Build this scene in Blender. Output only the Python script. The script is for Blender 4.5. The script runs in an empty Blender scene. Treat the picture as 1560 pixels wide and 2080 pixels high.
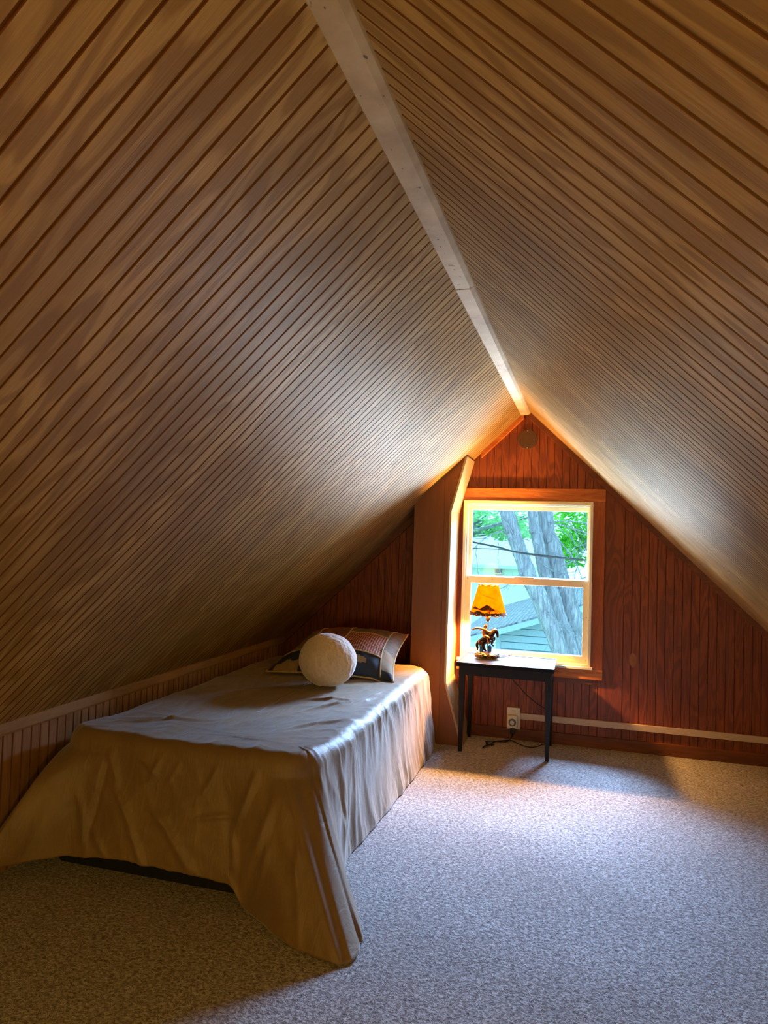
import bpy, bmesh, math, random
import numpy as np
from mathutils import Vector, Matrix, noise
random.seed(7)
sc = bpy.context.scene
COL = sc.collection
PI = math.pi

# ------------------------------------------------------------------ camera
H = 1.2
R = Matrix(((0.95996, 0.01909, -0.27949), (0.27847, 0.03988, 0.95962), (0.02946, -0.99902, 0.03297)))
f_ = 1420.0
VY = Vector((1192 - 780, 1099 - 1040, f_)).normalized()
VX = Vector((780 + 4000, 1040 - 945, -f_)).normalized()
VX = (VX - VY * VX.dot(VY)).normalized()
VZ = VX.cross(VY)
if VZ.y > 0: VZ = -VZ
R = Matrix((VX, VY, VZ))                      # world = R @ (right, down, forward)
right = R @ Vector((1, 0, 0)); down = R @ Vector((0, 1, 0)); fwd = R @ Vector((0, 0, 1))
cam_d = bpy.data.cameras.new('camera'); cam = bpy.data.objects.new('camera', cam_d); COL.objects.link(cam)
M = Matrix.Identity(4)
for i, v in enumerate((right, -down, -fwd)):
    for j in range(3): M[j][i] = v[j]
M.translation = Vector((0, 0, H))
cam.matrix_world = M
cam_d.sensor_fit = 'VERTICAL'; cam_d.sensor_height = 24.0; cam_d.lens = f_ / 2080 * 24.0
cam_d.clip_start = 0.02; cam_d.clip_end = 200
sc.camera = cam

def at(u, v, y):
    d = R @ Vector(((u - 780) / f_, (v - 1040) / f_, 1)); d *= y / d.y
    return Vector((d.x, y, H + d.z))

# ------------------------------------------------------------------ world and light
sc.view_settings.view_transform = 'Standard'; sc.view_settings.look = 'None'
sc.view_settings.gamma = 1.0; sc.view_settings.use_curve_mapping = False
sc.view_settings.exposure = 0.0
w = bpy.data.worlds.new('sky'); sc.world = w; w.use_nodes = True
bg = w.node_tree.nodes['Background']
bg.inputs['Color'].default_value = (0.34, 0.74, 1.0, 1); bg.inputs['Strength'].default_value = 3.1

def light(name, kind, loc, col, power, target=None, **kw):
    d = bpy.data.lights.new(name, kind); d.color = col; d.energy = power
    for k, v in kw.items(): setattr(d, k, v)
    o = bpy.data.objects.new(name, d); COL.objects.link(o); o.location = loc
    if target is not None:
        o.rotation_euler = (Vector(target) - Vector(loc)).to_track_quat('-Z', 'Y').to_euler()
    return o
# unseen area panels added outside the window, standing in for sky and ground light
light('sky_daylight_panel', 'AREA', (-0.25, 6.0, 2.45), (0.32, 0.54, 1.0), 2700, (-0.4, 4.3, 1.3), shape='RECTANGLE', size=2.3, size_y=1.25)
light('ground_daylight_panel', 'AREA', (-1.0, 5.9, -0.6), (0.80, 0.86, 0.94), 1080, (-0.35, 4.3, 0.8), shape='RECTANGLE', size=5.0, size_y=1.2)
# warm lamps further back in the room, behind the viewer
light('room_lamp_left', 'POINT', (-1.2, -0.6, 0.75), (1.0, 0.68, 0.15), 28, shadow_soft_size=0.12)
light('room_lamp_right', 'POINT', (0.75, -0.6, 0.75), (1.0, 0.68, 0.15), 33, shadow_soft_size=0.12)

# ------------------------------------------------------------------ materials
def lin(c):
    c = [x / 255 for x in c]
    return tuple([(x / 12.92 if x <= .04045 else ((x + .055) / 1.055) ** 2.4) for x in c] + [1])
class NT:
    def __init__(s, name):
        s.m = bpy.data.materials.new(name); s.m.use_nodes = True
        s.t = s.m.node_tree; s.b = s.t.nodes['Principled BSDF']; s.out = s.t.nodes['Material Output']
    def n(s, typ, **kw):
        nd = s.t.nodes.new(typ)
        for k, v in kw.items():
            if k.startswith('i_'):
                key = k[2:]; key = int(key) if key.isdigit() else key.replace('_', ' ')
                s.put(nd.inputs[key], v)
            else: setattr(nd, k, v)
        return nd
    def put(s, sock, v):
        if isinstance(v, bpy.types.NodeSocket): s.t.links.new(v, sock)
        else: sock.default_value = v
    def math(s, op, a, b=0.0, c=None):
        nd = s.n('ShaderNodeMath', operation=op); s.put(nd.inputs[0], a); s.put(nd.inputs[1], b)
        if c is not None: s.put(nd.inputs[2], c)
        return nd.outputs[0]
    def mix(s, fac, a, b, mode='MIX'):
        nd = s.n('ShaderNodeMix', data_type='RGBA', blend_type=mode)
        s.put(nd.inputs[0], fac); s.put(nd.inputs[6], a); s.put(nd.inputs[7], b); return nd.outputs[2]
    def ramp(s, fac, stops):
        nd = s.n('ShaderNodeValToRGB'); s.put(nd.inputs[0], fac); e = nd.color_ramp.elements
        while len(e) < len(stops): e.new(0.5)
        for el, (p, c) in zip(e, stops): el.position = p; el.color = c if len(c) == 4 else (*c, 1)
        return nd.outputs[0]
    def noise(s, vec, scale, detail=3, rough=.5, dist=0.0):
        nd = s.n('ShaderNodeTexNoise'); s.put(nd.inputs['Vector'], vec); nd.inputs['Scale'].default_value = scale
        nd.inputs['Detail'].default_value = detail; nd.inputs['Roughness'].default_value = rough
        nd.inputs['Distortion'].default_value = dist; return nd.outputs['Fac']
    def coord(s, scale=(1, 1, 1), loc=(0, 0, 0), rot=(0, 0, 0)):
        tc = s.n('ShaderNodeTexCoord'); mp = s.n('ShaderNodeMapping')
        s.t.links.new(tc.outputs['Object'], mp.inputs['Vector'])
        mp.inputs['Scale'].default_value = scale; mp.inputs['Location'].default_value = loc
        mp.inputs['Rotation'].default_value = rot; return mp.outputs[0]
    def bump(s, h, strength=.3, dist=.01):
        nd = s.n('ShaderNodeBump'); s.put(nd.inputs['Height'], h)
        nd.inputs['Strength'].default_value = strength; nd.inputs['Distance'].default_value = dist
        s.t.links.new(nd.outputs[0], s.b.inputs['Normal'])
    def set(s, **kw):
        for k, v in kw.items(): s.put(s.b.inputs[k.replace('_', ' ')], v)
        return s.m

def plain(name, col, rough=.6, var=.12, vscale=30, **kw):
    m = NT(name); c = lin(col)
    f = m.noise(m.coord(), vscale, 4)
    dark = tuple([x * (1 - var) for x in c[:3]] + [1]); lite = tuple([min(1, x * (1 + var)) for x in c[:3]] + [1])
    m.set(Base_Color=m.ramp(f, [(.3, dark), (.7, lite)]), Roughness=rough, **kw)
    return m.m

def wood(name, dark, mid, lite, stretch, scale=3.0, rings=16.0, rough=.35, fine=(60, 60, 60), bump=.25, ring_amt=.55, sheet=None, **kw):
    """plywood figure: contour rings of a stretched noise plus fine streaks along the grain"""
    m = NT(name)
    v = m.coord(stretch)
    n1 = m.noise(v, scale, 2, .45, .35)
    rg = m.math('SINE', m.math('MULTIPLY', n1, rings * 6.283))
    rg = m.math('MULTIPLY_ADD', rg, .5, .5)
    blot = m.noise(v, scale * .45, 2)
    streak = m.noise(m.coord(tuple(a * b for a, b in zip(stretch, fine))), 1.0, 4, .6)
    rgs = m.ramp(rg, [(.25, (0, 0, 0)), (.75, (1, 1, 1))])
    base = m.mix(rgs, lin(mid), lin(lite))
    base = m.mix(m.math('MULTIPLY', m.ramp(blot, [(.38, (1, 1, 1)), (.62, (0, 0, 0))]), ring_amt), base, lin(dark))
    base = m.mix(m.math('MULTIPLY', m.ramp(streak, [(.35, (1, 1, 1)), (.7, (0, 0, 0))]), .35), base, lin(dark))
    m.set(Base_Color=base, Roughness=m.ramp(streak, [(.2, (rough + .12,) * 3), (.8, (rough,) * 3)]), **kw)
    m.bump(m.math('ADD', m.math('MULTIPLY', streak, .6), m.math('MULTIPLY', m.noise(m.coord((1, 1, 1)), 9, 3), 1.0)), bump, .004)
    return m.m

CEIL = wood('pine_plywood_varnish', (128, 94, 38), (162, 124, 54), (198, 162, 94), (1.0, 5.0, 1.0), 1.7, 8, .41, (9, 45, 9), .35, .6, Specular_IOR_Level=.5)
GROOVE = plain('stained_groove', (104, 56, 16), .5)
GABLE = wood('red_brown_plywood', (98, 42, 22), (124, 54, 24), (154, 74, 32), (5.0, 1, .8), 1.9, 11, .45, (45, 9, 9), .2, .45)
GABLEG = plain('dark_red_groove', (92, 36, 14), .5)
KNEE = wood('knee_wall_plywood', (120, 80, 40), (165, 118, 66), (185, 140, 90), (5, 5, 1.0), 1.6, 7, .45, (45, 45, 9), .2)
CEDAR = wood('cedar_casing', (150, 70, 22), (200, 112, 44), (216, 132, 60), (1, 1, 6), 4, 6, .5, (12, 20, 40), .2)
CEDARV = wood('cedar_casing_upright', (120, 50, 14), (176, 88, 34), (190, 104, 44), (6, 1, 1), 4, 6, .5, (40, 20, 12), .2)
TRIMRED = wood('dark_red_trim', (80, 36, 16), (122, 60, 28), (136, 72, 36), (1, 1, 6), 4, 4, .45, (12, 20, 40), .1)
BOARD = wood('pale_pine_board', (160, 136, 98), (186, 164, 124), (196, 176, 138), (6, 6, 1), 3, 3, .45, (40, 40, 9), .1, .3)
CHASE = wood('brown_panel_board', (122, 76, 44), (140, 88, 52), (148, 96, 58), (6, 6, .6), 3, 2, .5, (40, 40, 9), .08, .4)
CREAM = plain('cream_vinyl', (244, 232, 190), .35, .03)
WHITEV = plain('white_plastic', (226, 220, 204), .4, .03)

def ridge_mat():
    m = NT('scuffed_ridge_board'); v = m.coord()
    a = m.noise(v, 6, 5, .6); b = m.noise(v, 22, 3)
    c = m.ramp(a, [(.3, lin((150, 126, 98))), (.55, lin((182, 160, 128))), (.75, lin((204, 188, 162)))])
    sp = m.ramp(m.noise(m.coord((1, .5, 1)), 95, 1), [(.24, (1, 1, 1)), (.27, (0, 0, 0))])
    c = m.mix(m.math('MULTIPLY', sp, .8), c, lin((70, 46, 26)))
    m.set(Base_Color=c, Roughness=.5); m.bump(b, .15, .004); return m.m
RIDGE = ridge_mat()

def carpet_mat():
    m = NT('cut_pile_carpet'); v = m.coord()
    big = m.noise(v, 2.2, 3); mid = m.noise(m.coord((1, 1.25, 1)), 92, 3, .68, .8); fine = m.noise(v, 300, 2, .6)
    t = m.math('ADD', m.math('MULTIPLY', mid, .7), m.math('MULTIPLY', fine, .3))
    c = m.ramp(t, [(.37, lin((76, 60, 52))), (.48, lin((158, 140, 128))), (.58, lin((228, 220, 212)))])
    c = m.mix(m.math('MULTIPLY', m.ramp(big, [(.4, (1, 1, 1)), (.6, (0, 0, 0))]), .18), c, lin((112, 98, 84)))
    m.set(Base_Color=c, Roughness=.95, Sheen_Weight=.35, Sheen_Roughness=.5)
    m.bump(t, 1.0, .02); return m.m
CARPET = carpet_mat()

def cloth_mat():
    m = NT('tan_comforter_fabric'); v = m.coord()
    a = m.noise(v, 5, 4, .6, .8); wv = m.noise(m.coord((1, 1, 1)), 900, 1)
    cr = m.noise(m.coord((7, 2.2, 2)), 3.2, 5, .65, 1.4)
    c = m.ramp(a, [(.3, lin((122, 94, 52))), (.7, lin((140, 110, 64)))])
    m.set(Base_Color=c, Roughness=.5, Sheen_Weight=.35, Sheen_Roughness=.4, Specular_IOR_Level=.6)
    m.bump(m.math('ADD', m.math('MULTIPLY', wv, .03), cr), .28, .015); return m.m
CLOTH = cloth_mat()

def gingham():
    m = NT('red_gingham'); uv = m.n('ShaderNodeUVMap'); sp = m.n('ShaderNodeSeparateXYZ'); m.t.links.new(uv.outputs[0], sp.inputs[0])
    def st(o, k): return m.math('GREATER_THAN', m.math('FRACT', m.math('MULTIPLY', o, k)), .5)
    s_ = m.math('MULTIPLY', m.math('ADD', st(sp.outputs[0], 46), st(sp.outputs[1], 36)), .5)
    m.set(Base_Color=m.ramp(s_, [(0, lin((206, 168, 110))), (.5, lin((150, 60, 30))), (1, lin((96, 20, 12)))]), Roughness=.8); return m.m
GING = gingham()
PATCH = [plain('navy_patch', (38, 44, 54), .8), plain('tan_patch', (150, 122, 80), .8), GING,
         plain('olive_brown_patch', (108, 80, 44), .8, .3, 40), plain('rust_patch', (132, 74, 36), .8, .3, 40), plain('gold_patch', (150, 112, 60), .8)]
FUR = None
def fur_mat():
    m = NT('cream_plush'); a = m.noise(m.coord((1, 1, .35)), 120, 4, .7)
    m.set(Base_Color=m.ramp(a, [(.3, lin((222, 194, 164))), (.6, lin((240, 218, 192)))]), Roughness=.95, Sheen_Weight=.8, Sheen_Roughness=.4)
    m.bump(a, .35, .006); return m.m
FUR = fur_mat()
TABLE = wood('dark_stained_table', (6, 4, 6), (14, 8, 8), (20, 12, 10), (1, 6, 6), 6, 4, .42, (10, 40, 40), .1, Specular_IOR_Level=.25)
TTOP = wood('dark_polished_top', (8, 6, 8), (16, 12, 14), (24, 16, 16), (1, 6, 6), 6, 4, .30, (10, 40, 40), .05, IOR=1.24)
BLACK = plain('black_rubber', (14, 13, 14), .45)
NAVY = plain('dark_navy_cloth', (12, 13, 20), .9)

def glass_mat():
    m = NT('window_glass'); t = m.t
    tr = m.n('ShaderNodeBsdfTransparent'); gl = m.n('ShaderNodeBsdfGlossy', i_Roughness=.02)
    tr.inputs[0].default_value = (.97, .99, .99, 1)
    fr = m.n('ShaderNodeFresnel', i_IOR=1.12); mx = m.n('ShaderNodeMixShader')
    t.links.new(fr.outputs[0], mx.inputs[0]); t.links.new(tr.outputs[0], mx.inputs[1]); t.links.new(gl.outputs[0], mx.inputs[2])
    t.links.new(mx.outputs[0], m.out.inputs[0]); return m.m
GLASS = glass_mat()

# ------------------------------------------------------------------ mesh helpers
def obj(name, bm, mats, parent=None, smooth=False):
    me = bpy.data.meshes.new(name); bm.normal_update(); bm.to_mesh(me); bm.free()
    if not isinstance(mats, (list, tuple)): mats = [mats]
    for m in mats: me.materials.append(m)
    if smooth:
        for p in me.polygons: p.use_smooth = True
    o = bpy.data.objects.new(name, me); COL.objects.link(o)
    if parent: o.parent = parent; o.matrix_parent_inverse = Matrix.Translation(-parent.location)
    return o
def thing(name, label, cat, loc=(0, 0, 0), group=None):
    o = bpy.data.objects.new(name, None); COL.objects.link(o); o.location = loc; o.empty_display_size = .05
    o['label'] = label; o['category'] = cat
    if group: o['group'] = group
    return o
def tag(o, label, cat, group=None, kind=None):
    o['label'] = label; o['category'] = cat
    if group: o['group'] = group
    if kind: o['kind'] = kind
    return o
def struct(o, label=None, cat=None):
    o['kind'] = 'structure'
    if label: o['label'] = label
    if cat: o['category'] = cat
    return o
def box(bm, lo, hi, bev=0, mi=0):
    c = [(a + b) / 2 for a, b in zip(lo, hi)]; s = [abs(b - a) for a, b in zip(lo, hi)]
    r = bmesh.ops.create_cube(bm, size=1, matrix=Matrix.Translation(c) @ Matrix.Diagonal((*s, 1)))
    vs = r['verts']; fs = set(f for v in vs for f in v.link_faces)
    for f in fs: f.material_index = mi
    if bev:
        es = list(set(e for v in vs for e in v.link_edges))
        bmesh.ops.bevel(bm, geom=es, offset=bev, segments=2, affect='EDGES', profile=.7)
def prism(bm, poly, axis, a, b, mi=0):
    """extrude a 2D polygon along axis: 'y' takes (x,z), 'x' takes (y,z), 'z' takes (x,y)"""
    def P(p, t): return {'y': (p[0], t, p[1]), 'x': (t, p[0], p[1]), 'z': (p[0], p[1], t)}[axis]
    A = [bm.verts.new(P(p, a)) for p in poly]; B = [bm.verts.new(P(p, b)) for p in poly]; n = len(poly)
    fs = [bm.faces.new(A), bm.faces.new(B[::-1])]
    for i in range(n): fs.append(bm.faces.new((A[i], B[i], B[(i + 1) % n], A[(i + 1) % n])))
    for f in fs: f.material_index = mi
    bmesh.ops.recalc_face_normals(bm, faces=fs)
def smooth_path(pts, k=6):
    pts = [Vector(p) for p in pts]; out = []
    for i in range(len(pts) - 1):
        p0 = pts[max(i - 1, 0)]; p1 = pts[i]; p2 = pts[i + 1]; p3 = pts[min(i + 2, len(pts) - 1)]
        for j in range(k):
            t = j / k
            out.append(.5 * ((2 * p1) + (p2 - p0) * t + (2 * p0 - 5 * p1 + 4 * p2 - p3) * t * t + (3 * p1 - p0 - 3 * p2 + p3) * t ** 3))
    out.append(pts[-1]); return out
def tube(bm, pts, rad, n=10, mi=0, wob=0):
    pts = [Vector(p) for p in pts]; N = len(pts)
    if not callable(rad) and not isinstance(rad, (list, tuple)): r_ = [rad] * N
    elif callable(rad): r_ = [rad(i / (N - 1)) for i in range(N)]
    else: r_ = [rad[min(int(i / (N - 1) * (len(rad) - 1)), len(rad) - 2)] * (1 - ((i / (N - 1) * (len(rad) - 1)) - min(int(i / (N - 1) * (len(rad) - 1)), len(rad) - 2))) + rad[min(int(i / (N - 1) * (len(rad) - 1)), len(rad) - 2) + 1] * ((i / (N - 1) * (len(rad) - 1)) - min(int(i / (N - 1) * (len(rad) - 1)), len(rad) - 2)) for i in range(N)]
    rings = []; up = Vector((0, 0, 1))
    t0 = (pts[1] - pts[0]).normalized()
    if abs(t0.dot(up)) > .9: up = Vector((1, 0, 0))
    side = t0.cross(up).normalized()
    for i, p in enumerate(pts):
        t = (pts[min(i + 1, N - 1)] - pts[max(i - 1, 0)]).normalized()
        side = (side - t * side.dot(t)).normalized(); oth = t.cross(side)
        ring = []
        for k in range(n):
            a = 2 * PI * k / n; q = p + (side * math.cos(a) + oth * math.sin(a)) * r_[i]
            if wob: q += (q - p) * wob * noise.noise(q * (2 / max(r_[i], 1e-4)) * .35)
            ring.append(bm.verts.new(q))
        rings.append(ring)
    for i in range(N - 1):
        for k in range(n):
            f = bm.faces.new((rings[i][k], rings[i][(k + 1) % n], rings[i + 1][(k + 1) % n], rings[i + 1][k])); f.material_index = mi; f.smooth = True
    bm.faces.new(rings[0][::-1]).material_index = mi; bm.faces.new(rings[-1]).material_index = mi
def lathe(bm, prof, c, n=32, mi=0, sx=1, sy=1):
    rings = []
    for r, z in prof: rings.append([bm.verts.new((c[0] + r * sx * math.cos(2 * PI * k / n), c[1] + r * sy * math.sin(2 * PI * k / n), c[2] + z)) for k in range(n)])
    for i in range(len(rings) - 1):
        for k in range(n):
            f = bm.faces.new((rings[i][k], rings[i][(k + 1) % n], rings[i + 1][(k + 1) % n], rings[i + 1][k])); f.material_index = mi; f.smooth = True
    return rings
NB = bmesh.new

# ------------------------------------------------------------------ room shell
YW, YB = 4.30, -2.6            # window gable and the far end behind the viewer
XR, ZR, SL = -0.36, 1.985, .95 # ridge line and slope
def zc(x): return ZR - SL * abs(x - XR)
XL = -1.912; XRT = 1.18
P_ = .0431
def profile(a0, a1, pitch, phase=0.0, wide=None, thin=False):
    """(position, depth, material) along a beaded panel"""
    out = []; k = math.floor((a0 - phase) / pitch)
    while phase + k * pitch < a1:
        b = phase + k * pitch
        skip = wide and wide[0] < b + pitch < wide[1]
        for d, z in (((0, 0), (pitch - .0036, 0), (pitch - .0018, .0024), (pitch - .0001, 0)) if thin else ((0, 0), (pitch - .0070, 0), (pitch - .0052, .0034), (pitch - .0036, .0012), (pitch - .0018, .0034), (pitch - .0001, 0))):
            if a0 <= b + d <= a1: out.append((b + d, 0 if skip else z))
        k += 1
    if out[0][0] > a0 + 1e-5: out.insert(0, (a0, 0))
    out.append((a1, 0)); return out
def strip_mats(pr, i): return 1 if (pr[i][1] > .0005 or pr[i + 1][1] > .0005) else 0

def ceiling(name, side, label):
    bm = NB(); pr = profile(YB - .02, YW + .01, P_, .94)
    xe = XL - .06 if side < 0 else XRT + .06
    nx, nz = (-side * SL / math.hypot(1, SL)) * -1, 1 / math.hypot(1, SL)      # outward normal
    xs = [XR + (xe - side * -.0 - XR) * t for t in (0, .25, .5, .75, 1)]
    rows = [[bm.verts.new((x + nx * d, y, zc(x) + nz * d)) for x in xs] for y, d in pr]
    for i in range(len(pr) - 1):
        for j in range(4):
            f = bm.faces.new((rows[i][j], rows[i][j + 1], rows[i + 1][j + 1], rows[i + 1][j])); f.material_index = strip_mats(pr, i)
    # outer skin, so the roof has real thickness
    o1 = [bm.verts.new((x + nx * .06, y, zc(x) + nz * .06)) for x in (xs[0], xs[-1]) for y in (YB - .02, YW + .01)]
    bm.faces.new((o1[0], o1[1], o1[3], o1[2])).material_index = 0
    o = obj(name, bm, [CEIL, GROOVE]); return struct(o, label, 'ceiling')
ceiling('ceiling', -1, 'left sloping ceiling of varnished beaded pine plywood')
ceiling('ceiling', 1, 'right sloping ceiling of varnished beaded pine plywood')

# ridge board with eased edges, in two lengths
bm = NB()
rb = [(-.396, ZR - .034), (-.352, ZR - .034), (-.340, ZR - .026), (-.333, ZR - .014), (-.36, ZR + .004), (-.405, ZR - .030)]
prism(bm, rb, 'y', YB, 2.07); obj_r = struct(obj('trim_1', bm, RIDGE), 'pale scuffed ridge board, near length', 'trim')
bm = NB(); rb2 = [(x - .002, z - .001) for x, z in rb]
prism(bm, rb2, 'y', 2.074, YW - .03); struct(obj('trim_2', bm, RIDGE), 'pale scuffed ridge board, far length by the gable', 'trim')

# floor with a soft pile surface
bm = NB()
bmesh.ops.create_grid(bm, x_segments=40, y_segments=90, size=.5, matrix=Matrix.Translation(((XL + XRT) / 2, (YB + YW) / 2, 0)) @ Matrix.Diagonal((XRT - XL + .04, YW - YB + .04, 1, 1)))
struct(obj('floor', bm, CARPET), 'speckled beige cut pile carpet', 'carpet')

# window opening
WX0, WX1, WZ0, WZ1 = -.735, .034, .458, 1.432
def gable(name, y, opening, face, label):
    bm = NB(); pr = profile(XL - .06, XRT + .06, .0452, .207 + .0072, wide=(.11, .20), thin=True)
    pr = sorted(pr + [(WX0, 0), (WX1, 0), (XR, 0)])
    def seg(i, z0, z1):
        (a, da), (b, db) = pr[i], pr[i + 1]
        if b - a < 1e-6: return
        vs = [(a, y + face * da, z0(a)), (b, y + face * db, z0(b)), (b, y + face * db, z1(b)), (a, y + face * da, z1(a))]
        f = bm.faces.new([bm.verts.new(v) for v in vs]); f.material_index = strip_mats(pr, i)
    top = lambda x: zc(x) + .004
    for i in range(len(pr) - 1):
        a, b = pr[i][0], pr[i + 1][0]
        if opening and a >= WX0 - 1e-6 and b <= WX1 + 1e-6:
            seg(i, lambda x: 0, lambda x: WZ0); seg(i, lambda x: WZ1, top)
        else: seg(i, lambda x: 0, top)
    # outside skin
    yo = y + face * .14
    poly = lambda z0, z1, x0, x1: bm.faces.new([bm.verts.new(v) for v in ((x0, yo, z0(x0)), (x1, yo, z0(x1)), (x1, yo, z1(x1)), (x0, yo, z1(x0)))])
    Z0 = lambda x: 0
    if opening:
        poly(Z0, top, XL - .06, WX0); poly(Z0, top, WX1, XRT + .06); poly(Z0, lambda x: WZ0, WX0, WX1)
        poly(lambda x: WZ1, top, WX0, XR); poly(lambda x: WZ1, top, XR, WX1)
        for q in (((WX0, y, WZ0), (WX0, yo, WZ0), (WX0, yo, WZ1), (WX0, y, WZ1)), ((WX1, y, WZ0), (WX1, yo, WZ0), (WX1, yo, WZ1), (WX1, y, WZ1)),
                  ((WX0, y, WZ0), (WX1, y, WZ0), (WX1, yo, WZ0), (WX0, yo, WZ0)), ((WX0, y, WZ1), (WX1, y, WZ1), (WX1, yo, WZ1), (WX0, yo, WZ1))):
            bm.faces.new([bm.verts.new(v) for v in q])
    else:
        poly(Z0, top, XL - .06, XR); poly(Z0, top, XR, XRT + .06)
    bmesh.ops.remove_doubles(bm, verts=bm.verts, dist=1e-5)
    return struct(obj(name, bm, [GABLE, GABLEG]), label, 'wall')
gable('wall_back', YW, True, 1, 'red brown beaded plywood gable wall around the window')
gable('wall_front', YB, False, -1, 'beaded plywood gable wall behind the viewer')

def knee(name, x, face, label):
    bm = NB(); pr = profile(YB, YW, P_, .94); zt = zc(x) + .003
    rows = [[bm.verts.new((x + face * d, y, z)) for z in (0, zt)] for y, d in pr]
    for i in range(len(pr) - 1):
        bm.faces.new((rows[i][0], rows[i][1], rows[i + 1][1], rows[i + 1][0])).material_index = strip_mats(pr, i)
    box(bm, (x + face * .01, YB, 0), (x + face * .1, YW, zt))
    return struct(obj(name, bm, [KNEE, GROOVE]), label, 'wall')
knee('wall_left', XL, -1, 'low beaded knee wall along the bed')
knee('wall_right', XRT, 1, 'low beaded knee wall on the right')
# cap moulding where knee wall meets slope
bm = NB(); zt = zc(XL + .012)
prism(bm, [(XL, .476), (XL + .008, .474), (XL + .012, .482), (XL + .012, zt - .006), (XL + .005, zt - .002), (XL - .0, zc(XL))], 'y', YB, YW - .0)
struct(obj('trim_3', bm, wood('pine_moulding', (130, 90, 44), (176, 134, 78), (190, 150, 96), (6, 1, 6), 4, 3, .45, (40, 9, 40), .1)), 'pine cap moulding on the knee wall', 'trim')

# boards following the slope on the gable
def rake(name, x0, x1, drop, thick, mat, label, off=0.0):
    bm = NB()
    prism(bm, [(x0, zc(x0) - off), (x1, zc(x1) - off), (x1, zc(x1) - drop), (x0, zc(x0) - drop)], 'y', YW - thick, YW + .003)
    return struct(obj(name, bm, mat), label, 'trim')
rake('trim_4', XR + .012, XRT, .042, .022, TRIMRED, 'dark red trim board under the right slope on the gable')
rake('trim_5', -.632, XR - .02, .034, .03, CEDAR, 'orange trim board under the left slope above the window')
rake('trim_6', XL, -.985, .042, .022, TRIMRED, 'dark trim board under the left slope behind the bed')
bm = NB(); box(bm, (-.66, YW - .014, 0), (XRT, YW + .002, .066), .003); 
struct(obj('baseboard_back', bm, TRIMRED), 'low red brown baseboard under the window wall', 'baseboard')

# boxed chase left of the window
YC = 4.03
edge = [(-.662, 0), (-.768, .358), (-.762, 1.348), (-.676, 1.672)]
bm = NB(); prism(bm, [(-.985, 0)] + [(x - .011, z) for x, z in edge] + [(-.70, zc(-.70) + .003), (-.985, zc(-.985) + .003)], 'y', YC + .003, YW)
for xx in (-.985,): pass
prism(bm, [(-.985, 0), (-.806, 0), (-.806, zc(-.806)), (-.985, zc(-.985))], 'y', YC, YC + .006)
prism(bm, [(-.8045, 0), (-.673, 0), (-.779, .358), (-.773, 1.348), (-.700, zc(-.700)), (-.8045, zc(-.8045))], 'y', YC, YC + .006)
struct(obj('wall_chase', bm, CHASE), 'brown boarded chase standing between bed and window', 'wall')
bm = NB()
for (a, b) in zip(edge[:-1], edge[1:]):
    d = Vector((b[0] - a[0], b[1] - a[1])).normalized() * .0006
    prism(bm, [(a[0] + d.x, a[1] + d.y), (b[0] - d.x, b[1] - d.y), (b[0] - d.x - .012, b[1] - d.y), (a[0] + d.x - .012, a[1] + d.y)], 'y', YC - .002, YW + .0)
struct(obj('trim_7', bm, BOARD), 'pale pine boards lining the chase beside the window', 'trim')
# cedar casing
def bx(name, lo, hi, mat, bev=0, parent=None, **k):
    bm = NB(); box(bm, lo, hi, bev); return obj(name, bm, mat, parent, **k)
struct(bx('trim_8', (-.75, YW - .018, 1.433), (.102, YW + .002, 1.506), CEDAR, .002), 'cedar head casing over the window', 'trim')
struct(bx('trim_9', (.034, YW - .018, .456), (.101, YW + .002, 1.432), CEDARV, .002), 'cedar side casing right of the window', 'trim')
struct(bx('trim_10', (-.755, YW - .02, .394), (.101, YW + .002, .455), CEDAR, .002), 'cedar apron casing below the window', 'trim')
struct(bx('trim_11', (-.70, YW - .010, .362), (.045, YW + .002, .393), TRIMRED, .001), 'thin dark strip below the apron casing', 'trim')

# window unit
def frame(bm, x0, x1, z0, z1, wl, wr, wb, wt, y0, y1, bev=.003):
    box(bm, (x0, y0, z0), (x0 + wl, y1, z1), bev); box(bm, (x1 - wr, y0, z0), (x1, y1, z1), bev)
    box(bm, (x0 + wl - .001, y0, z0), (x1 - wr + .001, y1, z0 + wb), bev); box(bm, (x0 + wl - .001, y0, z1 - wt), (x1 - wr + .001, y1, z1), bev)
win = thing('window_1', 'cream framed double hung window in the gable wall', 'window', (-.35, YW, .458)); win['kind'] = 'structure'
bm = NB(); frame(bm, WX0 + .001, WX1 - .001, WZ0 + .001, WZ1 - .001, .018, .016, .02, .022, YW - .024, YW + .10)
frame(bm, WX0 + .018, WX1 - .016, WZ0 + .02, WZ1 - .022, .010, .006, .006, .010, YW - .008, YW + .09, .002)
obj('window_frame', bm, CREAM, win)
obj('window_sill', (lambda b: (box(b, (-.752, YW - .040, .452), (.045, YW - .002, .466), .003), b)[1])(NB()), WHITEV, win)
up = bm = NB(); frame(bm, -.712, .024, .938, 1.402, .024, .022, .030, .028, YW + .042, YW + .07); us = obj('sash', bm, CREAM, win)
bm = NB(); frame(bm, -.717, .018, .486, .966, .036, .034, .036, .042, YW + .002, YW + .032); box(bm, (-.42, YW - .006, .960), (-.30, YW + .02, .972), .003)
ls = obj('sash', bm, CREAM, win)
obj('glass', (lambda b: (box(b, (-.69, YW + .055, .965), (.004, YW + .058, 1.376)), b)[1])(NB()), GLASS, win)
obj('glass', (lambda b: (box(b, (-.683, YW + .015, .52), (-.014, YW + .018, .926)), b)[1])(NB()), GLASS, win)
bm = NB()
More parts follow.
